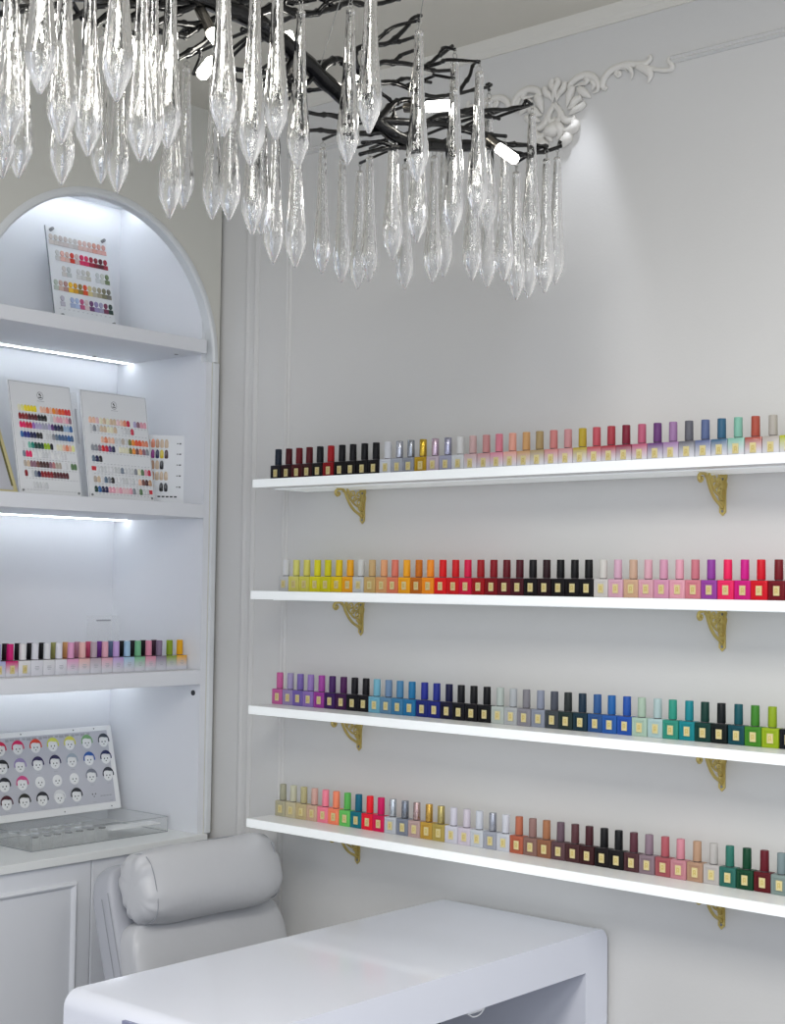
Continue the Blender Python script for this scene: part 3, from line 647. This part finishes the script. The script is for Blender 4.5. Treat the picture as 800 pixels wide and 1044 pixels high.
# ------------------------------------------------------------------ desk
dx0, dx1, dy0, dy1, dz = -1.965, -1.578, 1.484, 2.474, -.655+EYE
desk = thing('manicure_desk', 'white glossy waterfall desk with rounded corners in front of the grey chair', 'desk', (dx0, dy0, 0))
def rounded_u(y0, y1, z1, r, th):
    out = []
    for a in range(0, 91, 10): out.append((y0+r-r*math.cos(math.radians(a)), z1-r+r*math.sin(math.radians(a))))
    for a in range(0, 91, 10): out.append((y1-r+r*math.sin(math.radians(a)), z1-r+r*math.cos(math.radians(a))))
    return out
U = rounded_u(dy0, dy1, dz, .028, .07)
L2, L3, zU = dy0+.075, dy1-.074, dz-.074
bm = bmesh.new()
O = [(dy0, 0)] + U + [(dy1, 0)]
inner = [(L3, 0), (L3, zU), (L2, zU), (L2, 0)]
poly = O + inner
prism(bm, poly, dx0, dx1, 'x')
es = [e for e in bm.edges if len(e.link_faces) == 2 and e.calc_face_angle(0) > 1.2]
bmesh.ops.bevel(bm, geom=es, offset=.0015, segments=2, affect='EDGES')
obj('top_and_ends', bm, 'desk_lacquer', desk, smooth=True)
obj('shade_panel', B(dx0+.02, dx0+.036, L2+.001, L3-.001, .12, zU-.001), 'under_desk_shade', desk)  # added dark panel, stands in for the shade inside the desk opening
obj('shade_lining', B(dx0+.04, dx1-.03, L2+.001, 2.18, zU-.012, zU-.0005), 'under_desk_shade', desk)  # added dark lining, painted shade on the desk underside
obj('end_inset', B(-1.815, dx1-.02, dy0-.004, dy0+.030, .30, dz-.0165, bev=.0006, seg=1), 'inset_grey', desk)
bm = bmesh.new()
P0 = on(485, 1034, 0, dx1-.012)
box(bm, dx1-.028, dx1-.006, P0.y-.03, P0.y+.016, zU-.007, zU-.0003, bev=.001, seg=1)
tube(bm, smooth_path([(dx1-.012, P0.y-.024, zU-.006), (dx1-.010, P0.y-.010, zU-.014), (dx1-.010, P0.y+.010, zU-.013), (dx1-.012, P0.y+.026, zU-.004)]), .0013, 6)
obj('cable_clip', bm, 'chart_white', desk)
# ------------------------------------------------------------------ chair
CH = Vector((-2.365, 2.195, .45))
chair = thing('salon_chair', 'pale grey leather armless chair with a padded headrest roll, behind the desk', 'chair', (CH.x, CH.y, 0))
tilt = Matrix.Translation(CH) @ Matrix.Rotation(-.297, 4, 'Y')      # local x forward, y width, z up the back
def pad(xh, yh, zh, c, r, puff, seed, nx=10, ny=30, nz=22, creases=0, ends=0):
    bm = bmesh.new()
    bmesh.ops.create_uvsphere(bm, u_segments=64, v_segments=40, radius=1)
    for v in bm.verts:                                             # superellipsoid with its pole along y
        n = Vector((v.co.x, v.co.z, v.co.y))
        def se(a, e): return math.copysign(abs(a)**e, a)
        L = math.hypot(n.x, n.z); ph = math.atan2(n.z, n.x)
        ly = se(n.y, ends or r); lr = max(0, L)**(ends or r)
        p = Vector((xh*lr*se(math.cos(ph), r), yh*ly, zh*lr*se(math.sin(ph), r)))
        if creases:
            u = n.y; edge = max(0, abs(u)-.45)/.55
            w = (math.sin(ph*11+seed+u*3)*.0016+noise.noise(Vector((ph*3.1, p.y*18, seed)))*.0060)*edge*creases + noise.noise(Vector((p.x*14, p.y*9, p.z*14+seed)))*.005*creases
            p += Vector((n.x, 0, n.z)).normalized()*w if L > .05 else Vector()
        v.co = p+Vector(c)
    return bm
HH = .2
# back shell
bm = pad(.038, .208, .262, (-.020, -.022, .165), .28, 0, 1, ends=.25); bm.transform(tilt); sh = obj('back_shell', bm, 'leather_shell', chair, smooth='all')
bm = pad(.038, .214, .198, (.032, -.012, .104), .42, 0, 3, creases=.8, ends=.22); bm.transform(tilt); cu = obj('back_cushion', bm, 'leather', chair, smooth='all')
bm = pad(.058, .194, .078, (.076, -.026, .362), .72, 0, 5, creases=1.3, ends=.34); bm.transform(tilt); hr = obj('headrest', bm, 'leather', chair, smooth='all')
def seam(pts, r=.0011, name='seam', par=None):
    bm = tube(bmesh.new(), [tilt @ Vector(p) for p in smooth_path(pts, 8)], r, 6); return obj(name, bm, 'thread', par or chair)
def roll_pt(a, y):                                                  # a point on the headrest surface
    def se(q, e): return math.copysign(abs(q)**e, q)
    s = (1-min(1, abs(y)/.194)**(2/.34))**.17
    return (.076+.0575*s*se(math.cos(a), .72), y-.026, .362+.0795*s*se(math.sin(a), .72))
seam([roll_pt(1.75, y) for y in [-.17+.034*k for k in range(11)]], .0012, par=hr)
seam([roll_pt(a, -.172) for a in [-1.6+.33*k for k in range(11)]], .0011, par=hr)
seam([roll_pt(a, .172) for a in [-1.6+.33*k for k in range(11)]], .0011, par=hr)
seam([(.010, -.2305, z) for z in (-.08, .0, .1, .2, .3, .37)], .001, par=sh)
seam([(-.012, -.231, z) for z in (-.08, .0, .1, .2, .3, .36)], .0008, par=sh)
bm = pad(.18, .225, .055, (-2.365+.17, CH.y-.015, .46), .3, 0, 8, creases=.5, ends=.3); obj('seat', bm, 'leather', chair, smooth='all')
bm = lathe(bmesh.new(), [(.045, .40), (.030, .385), (.028, .20), (.034, .195), (.034, .085), (0, .085)], 20, c=(-2.22, CH.y, 0)); obj('gas_column', bm, 'steel', chair, smooth=True)
for k in range(5):
    a = 2*PI*k/5+.3; d = Vector((math.cos(a), math.sin(a), 0)); c0 = Vector((-2.22, CH.y, .10))
    lg = obj('base_arm', tube(bmesh.new(), [c0, c0+d*.12+Vector((0, 0, -.01)), c0+d*.22+Vector((0, 0, -.03))], [.022, .018, .013], 10), 'steel', chair, smooth=True)
    bm = lathe(bmesh.new(), [(.0, -.012), (.022, -.012), (.027, -.006), (.027, .006), (.022, .012), (0, .012)], 16); bm.transform(Matrix.Translation(c0+d*.22+Vector((0, 0, -.0728))) @ Matrix.Rotation(a, 4, 'Z') @ Matrix.Rotation(PI/2, 4, 'X')); obj('castor', bm, 'ink', lg)
    tube_b = tube(bmesh.new(), [c0+d*.22+Vector((0, 0, -.03)), c0+d*.22+Vector((0, 0, -.066))], .006, 8); obj('castor_stem', tube_b, 'steel', lg)
# ------------------------------------------------------------------ chandelier
can = Vector((-1.12, 1.35, CEIL))
ch = thing('branch_chandelier', 'black twig chandelier hung with long clear glass drops above the desk', 'chandelier', can)
def depth(x): return 1.62+.86*min(1, max(0, x/560))
LD = .22
DROPS = [(0, 182, 190), (7, 150, 215), (21, 182, 185), (40, 96, 225), (62, 148, 215), (62, 189, 185), (88, 160, 200), (102, 187, 152), (119, 105, 225), (119, 197, 168), (141, 165, 200), (152, 165, 190), (171, 152, 188), (174, 223, 172), (187, 213, 146), (224, 140, 200), (216, 224, 152), (234, 225, 162), (257, 170, 195), (256, 240, 155), (265, 239, 150), (280, 143, 178), (279, 269, 150), (304, 172, 165), (300, 273, 157), (327, 279, 129), (355, 168, 162), (347, 288, 126), (376, 136, 182), (365, 295, 123), (375, 287, 129), (399, 266, 149), (425, 186, 158), (425, 248, 150), (411, 296, 124), (441, 289, 131), (451, 282, 130), (462, 205, 147), (461, 240, 150), (487, 222, 152), (480, 286, 140), (496, 294, 132), (497, 236, 138), (513, 287, 139), (525, 306, 134), (541, 254, 138), (538, 304, 132), (556, 299, 137), (567, 290, 132), (-22, 172, 205), (-40, 140, 215), (-55, 180, 185)]
def drop_mesh():
    bm = bmesh.new(); rng = random.Random(3)
    prof = [(0, 0), (.0014, -.0), (.0048, -.0012), (.0056, -.0035), (.0056, -.0075), (.0050, -.009), (.0053, -.011), (.0060, -.03), (.0068, -.06), (.0078, -.09), (.0094, -.12), (.0116, -.148), (.0132, -.168), (.0136, -.179), (.0126, -.190), (.0098, -.200), (.0064, -.209), (.0034, -.216), (.0018, -.2195), (0, -.2205)]
    prof = [(r*1.16, z) for r, z in prof]
    lathe(bm, prof, 24, mod=lambda j, n, z: 1+.035*math.cos(2*PI*j/n*6+z*18)*min(1, max(0, (-z-.015)*20)))
    for k in range(46):                                      # little air bubbles sealed inside
        z = -rng.uniform(.03, .205)
        R = .0045 if z > -.09 else .0045+.007*max(0, (1-abs(z+.172)/.085)); 
        if z < -.198: R = .003
        a, q = rng.uniform(0, 2*PI), R*math.sqrt(rng.random())*.8
        b2 = bmesh.new(); bmesh.ops.create_icosphere(b2, subdivisions=1, radius=rng.uniform(.00035, .0010)); 
        b2.transform(Matrix.Translation((q*math.cos(a), q*math.sin(a), z)) @ Matrix.Diagonal((1, 1, rng.uniform(1, 2.2), 1)))
        bmesh.ops.recalc_face_normals(b2, faces=b2.faces); bmesh.ops.reverse_faces(b2, faces=b2.faces)
        me = bpy.data.meshes.new('t'); b2.to_mesh(me); b2.free(); bm.from_mesh(me); bpy.data.meshes.remove(me)
    me = bpy.data.meshes.new('glass_drop')
    bm.to_mesh(me); bm.free(); me.materials.append(MATS['crystal'])
    for p in me.polygons: p.use_smooth = True
    return me
dm = drop_mesh()
hb = bmesh.new()
ring = [(.0042*math.cos(2*PI*k/14), 0, .0045+.0042*math.sin(2*PI*k/14)) for k in range(15)]
tube(hb, ring, .0007, 6); ring = [(0, .003*math.cos(2*PI*k/12), .0112+.003*math.sin(2*PI*k/12)) for k in range(13)]; tube(hb, ring, .0006, 6)
hm = bpy.data.meshes.new('hook'); hb.to_mesh(hm); hb.free(); hm.materials.append(MATS['wire'])
SAMPLES = []                                                 # points along the traced branches
def branch(pts, r0, r1, d, name='branch', m='black_metal', knobs=True):
    """pts in photo pixels with a distance; thickness in metres"""
    P = [at(p[0], p[1], p[2] if len(p) > 2 else depth(p[0])+d) for p in pts]
    P = smooth_path(P, 6); k = len(P)
    P = [p+Vector((noise.noise(p*31), noise.noise(p*31+Vector((5, 0, 0))), noise.noise(p*31+Vector((0, 9, 0)))))*.0025 for p in P]
    r = [(r0+(r1-r0)*i/(k-1))*(1+.14*noise.noise(P[i]*60)) for i in range(k)]
    if knobs:
        for i in range(5, k-2, 7): r[i] *= 1.35
        r[-1] *= 1.15
    bm = tube(bmesh.new(), P, r, 9)
    for p, q in zip(P, r): SAMPLES.append((p, q))
    return obj(name, bm, m, ch, smooth='all')
branch([(-160, -30), (-60, -22), (40, -14), (140, -2), (190, 4)], .014, .012, .05, 'trunk', knobs=False)
branch([(150, -14), (200, -6), (228, 6), (264, 24), (300, 54), (345, 95), (378, 122), (420, 145), (486, 150)], .0155, .010, 0, 'trunk', knobs=False)
branch([(300, -30), (270, -14), (235, 8)], .010, .012, 0, 'trunk', knobs=False)
TR = [([(378, 122), (440, 126), (468, 131), (500, 141), (516, 147), (536, 148), (558, 149)], .0062, .0028),
      ([(470, 149), (505, 150), (530, 157), (552, 155), (571, 149)], .0055, .003),
      ([(330, 88), (328, 70), (340, 62), (349, 62), (356, 72)], .0070, .0050),
      ([(374, 90), (363, 66), (362, 54), (370, 48), (396, 44), (411, 31), (420, 19), (429, 16)], .0052, .0028),
      ([(396, 44), (408, 43), (421, 38)], .0034, .0026),
      ([(366, 84), (385, 66), (400, 63), (420, 66), (432, 68), (445, 58), (452, 54), (461, 48)], .0048, .0026),
      ([(400, 63), (410, 56), (421, 52)], .0034, .0026), ([(430, 69), (444, 72), (460, 72)], .0036, .0026),
      ([(372, 84), (388, 84), (401, 84), (420, 92), (440, 98), (470, 95), (497, 88)], .0046, .0026),
      ([(466, 96), (477, 80), (482, 68), (487, 62)], .0036, .0024), ([(400, 84), (412, 81), (440, 84)], .0032, .0024),
      ([(420, 145), (440, 122), (458, 117), (480, 115), (512, 112), (543, 106)], .0055, .0026),
      ([(455, 118), (478, 112), (492, 110)], .0045, .003), ([(480, 116), (500, 120), (509, 122)], .0034, .0026),
      ([(450, 128), (480, 132), (500, 137), (516, 138)], .0044, .003),
      ([(386, 122), (398, 108), (404, 104), (416, 102), (436, 108)], .0060, .0034), ([(385, 92), (398, 104), (400, 118), (392, 130)], .0030, .0022),
      ([(372, 122), (344, 119), (330, 117), (314, 115)], .0045, .0026), ([(395, 134), (374, 135), (350, 135), (330, 133), (312, 133)], .0050, .0026),
      ([(440, 148), (410, 149), (390, 152), (366, 158)], .0052, .0028), ([(405, 150), (384, 144), (368, 146)], .0036, .0026),
      ([(300, 56), (290, 76), (306, 88), (322, 76), (330, 66)], .0045, .0034), ([(300, 76), (290, 82), (284, 96)], .0034, .0024),
      ([(250, 18), (280, 8), (300, 12), (320, 14), (340, 8), (354, 3), (380, 4), (408, -1)], .0062, .0032),
      ([(340, 7), (326, -2), (312, -6)], .0040, .003), ([(292, 2), (300, 3), (322, 1)], .0040, .003),
      ([(190, 2), (160, 6), (130, 4), (100, 6), (72, 20)], .0062, .0030), ([(198, 4), (180, 14), (160, 22), (140, 34), (131, 30)], .0050, .0030),
      ([(130, 20), (150, 8), (172, 4)], .004, .005), ([(176, 24), (190, 25), (210, 23), (230, 12)], .0042, .0050), ([(160, 30), (176, 35), (188, 37), (198, 30), (214, 24)], .0040, .0036),
      ([(178, 61), (196, 50), (212, 40), (228, 22)], .0036, .0052), ([(203, 51), (204, 59), (198, 75)], .0026, .0024),
      ([(300, 86), (280, 76), (268, 74), (240, 70)], .0046, .0028), ([(310, 96), (290, 90), (264, 86), (238, 80)], .0048, .0028),
      ([(296, 50), (274, 40), (262, 34), (246, 30)], .0050, .0034), ([(110, 14), (96, 26), (88, 24), (74, 4)], .0038, .0030),
      ([(60, -12), (40, 6), (20, 10), (0, 14), (-20, 20)], .0055, .0030), ([(30, -10), (10, 0), (-8, -6)], .0045, .003), ([(80, -10), (64, 2), (50, 8), (34, 30)], .0045, .0028),
      ([(120, -10), (128, 10), (136, 22)], .0045, .0026), ([(-60, -20), (-40, 4), (-30, 20)], .005, .003)]
for pts, r0, r1 in TR: branch(pts, r0, r1, random.uniform(-.05, .05) if False else 0)
hub_samples = list(SAMPLES)
for i, (x, y, ln) in enumerate(DROPS):
    d = LD*F/ln; tip = at(x, y, d); sc = random.uniform(.985, 1.015)
    top = Vector((tip.x, tip.y, tip.z+.2205*sc))
    o = bpy.data.objects.new('glass_drop', dm); C.objects.link(o); o.parent = ch; o.location = top-can; o.scale = (1, 1, sc); o.rotation_euler = (random.uniform(-.012, .012), random.uniform(-.012, .012), random.uniform(0, 6.28))
    k = bpy.data.objects.new('hook', hm); C.objects.link(k); k.parent = o
    hang = top+Vector((0, 0, .0145))
    p, q = min(hub_samples, key=lambda s: (s[0]-hang).length+.3*max(0, hang.z-s[0].z))
    if (p-hang).length > .012:
        mid = (p+hang)/2+Vector((random.uniform(-.006, .006), random.uniform(-.006, .006), .25*abs(p.z-hang.z)*.3+.006))
        q2 = p.lerp(hang, .25)+Vector((random.uniform(-.006, .006), random.uniform(-.006, .006), .006))
        P = smooth_path([p, q2, mid, hang], 6); n = len(P)
        r = [min(q, .0036)*(1-u/(n-1))+.0024*u/(n-1) for u in range(n)]; r[-1] = .0030; r[n//2] *= 1.4
        obj('branch', tube(bmesh.new(), P, r, 8), 'black_metal', ch, smooth='all')
BULBS = [((24, -6), (42, 8), (56, 26)), ((203, 8), (215, 32), (232, 54)), ((226, 56), (217, 62), (204, 78)), ((300, 78), (297, 54), (292, 32)), ((412, 110), (434, 109), (460, 107)), ((486, 133), (507, 150), (527, 164)), ((352, 62), (362, 74), (368, 82)), ((138, 60), (136, 52), (136, 44)), ((-70, -10), (-60, 8), (-50, 22))]
for i, (a, b, c) in enumerate(BULBS):
    dd = depth(b[0])+(-.02 if i in (1, 4, 5) else .02)
    A, Bp, Cc = at(*a, dd+.01), at(*b, dd), at(*c, dd-.01)
    s = obj('lamp_socket', tube(bmesh.new(), [A, A.lerp(Bp, .5), Bp], [.0072, .0078, .0078], 14), 'bronze', ch, smooth=True)
    L = (Cc-Bp); sc = min(1, .042/max(L.length, 1e-6))
    Cc = Bp+L*sc if L.length > .042 else Cc
    L = Cc-Bp; obj('bulb', tube(bmesh.new(), [Bp, Bp+L*.06, Bp+L*.9, Cc], [.0070, .0084, .0084, .0055], 14), 'bulb_glow', s, smooth=True)
cnp = lathe(bmesh.new(), [(.0, -.030), (.060, -.030), (.075, -.026), (.080, -.004), (.080, 0), (0, 0)], 32, c=can); obj('canopy', cnp, 'black_metal', ch, smooth=True)
for a, b in (((416, 100), (.04, .03)), ((325, 72), (.02, .0)), ((200, 0), (-.02, -.03)), ((40, -12), (.01, -.05))):
    p = at(*a, depth(a[0])); q = can+Vector((b[0], b[1], -.029)); obj('suspension_wire', tube(bmesh.new(), [p, q], .0008, 6), 'wire', ch)
# ------------------------------------------------------------------ light
def area(name, loc, tgt, size, power, col, sy=None):
    l = bpy.data.lights.new(name, 'AREA'); l.energy = power; l.color = col; l.size = size
    if sy: l.shape = 'RECTANGLE'; l.size_y = sy
    o = bpy.data.objects.new(name, l); C.objects.link(o); o.location = loc
    o.rotation_euler = (Vector(tgt)-Vector(loc)).to_track_quat('-Z', 'Y').to_euler(); return o
area('ceiling_light', (-.6, .2, CEIL-.02), (-.6, .2, 0), .6, 42, (1, .975, .93), 1.2)
area('ceiling_light', (.5, 1.2, CEIL-.02), (.5, 1.2, 0), .6, 12, (1, .98, .95), .6)
area('front_fill', (.6, -1.5, 1.7), (-2.0, 2.2, 1.1), 1.6, 14, (.86, .92, 1), 1.6)  # added cool fill from the open side of the room, no window modelled
def spot(name, loc, tgt, power, ang, blend, col, r=.02):
    l = bpy.data.lights.new(name, 'SPOT'); l.energy = power; l.spot_size = math.radians(ang); l.spot_blend = blend; l.color = col; l.shadow_soft_size = r
    o = bpy.data.objects.new(name, l); C.objects.link(o); o.location = loc
    o.rotation_euler = (Vector(tgt)-Vector(loc)).to_track_quat('-Z', 'Y').to_euler()
spot('downlight', (-1.655, 2.385, CEIL-.01), (-1.655, 2.50, 1.95), 5, 34, .75, (.86, .90, 1), .02)
w = bpy.data.worlds.new('world'); bpy.context.scene.world = w; w.use_nodes = True
bg = w.node_tree.nodes['Background']; bg.inputs[0].default_value = (.87, .91, 1, 1); bg.inputs[1].default_value = .88
sc = bpy.context.scene
sc.view_settings.view_transform = 'Standard'; sc.view_settings.look = 'None'; sc.view_settings.gamma = 1; sc.view_settings.exposure = .3
sc.view_settings.use_curve_mapping = False
sc.cycles.max_bounces = 16; sc.cycles.transmission_bounces = 14; sc.cycles.transparent_max_bounces = 64; sc.cycles.caustics_refractive = False
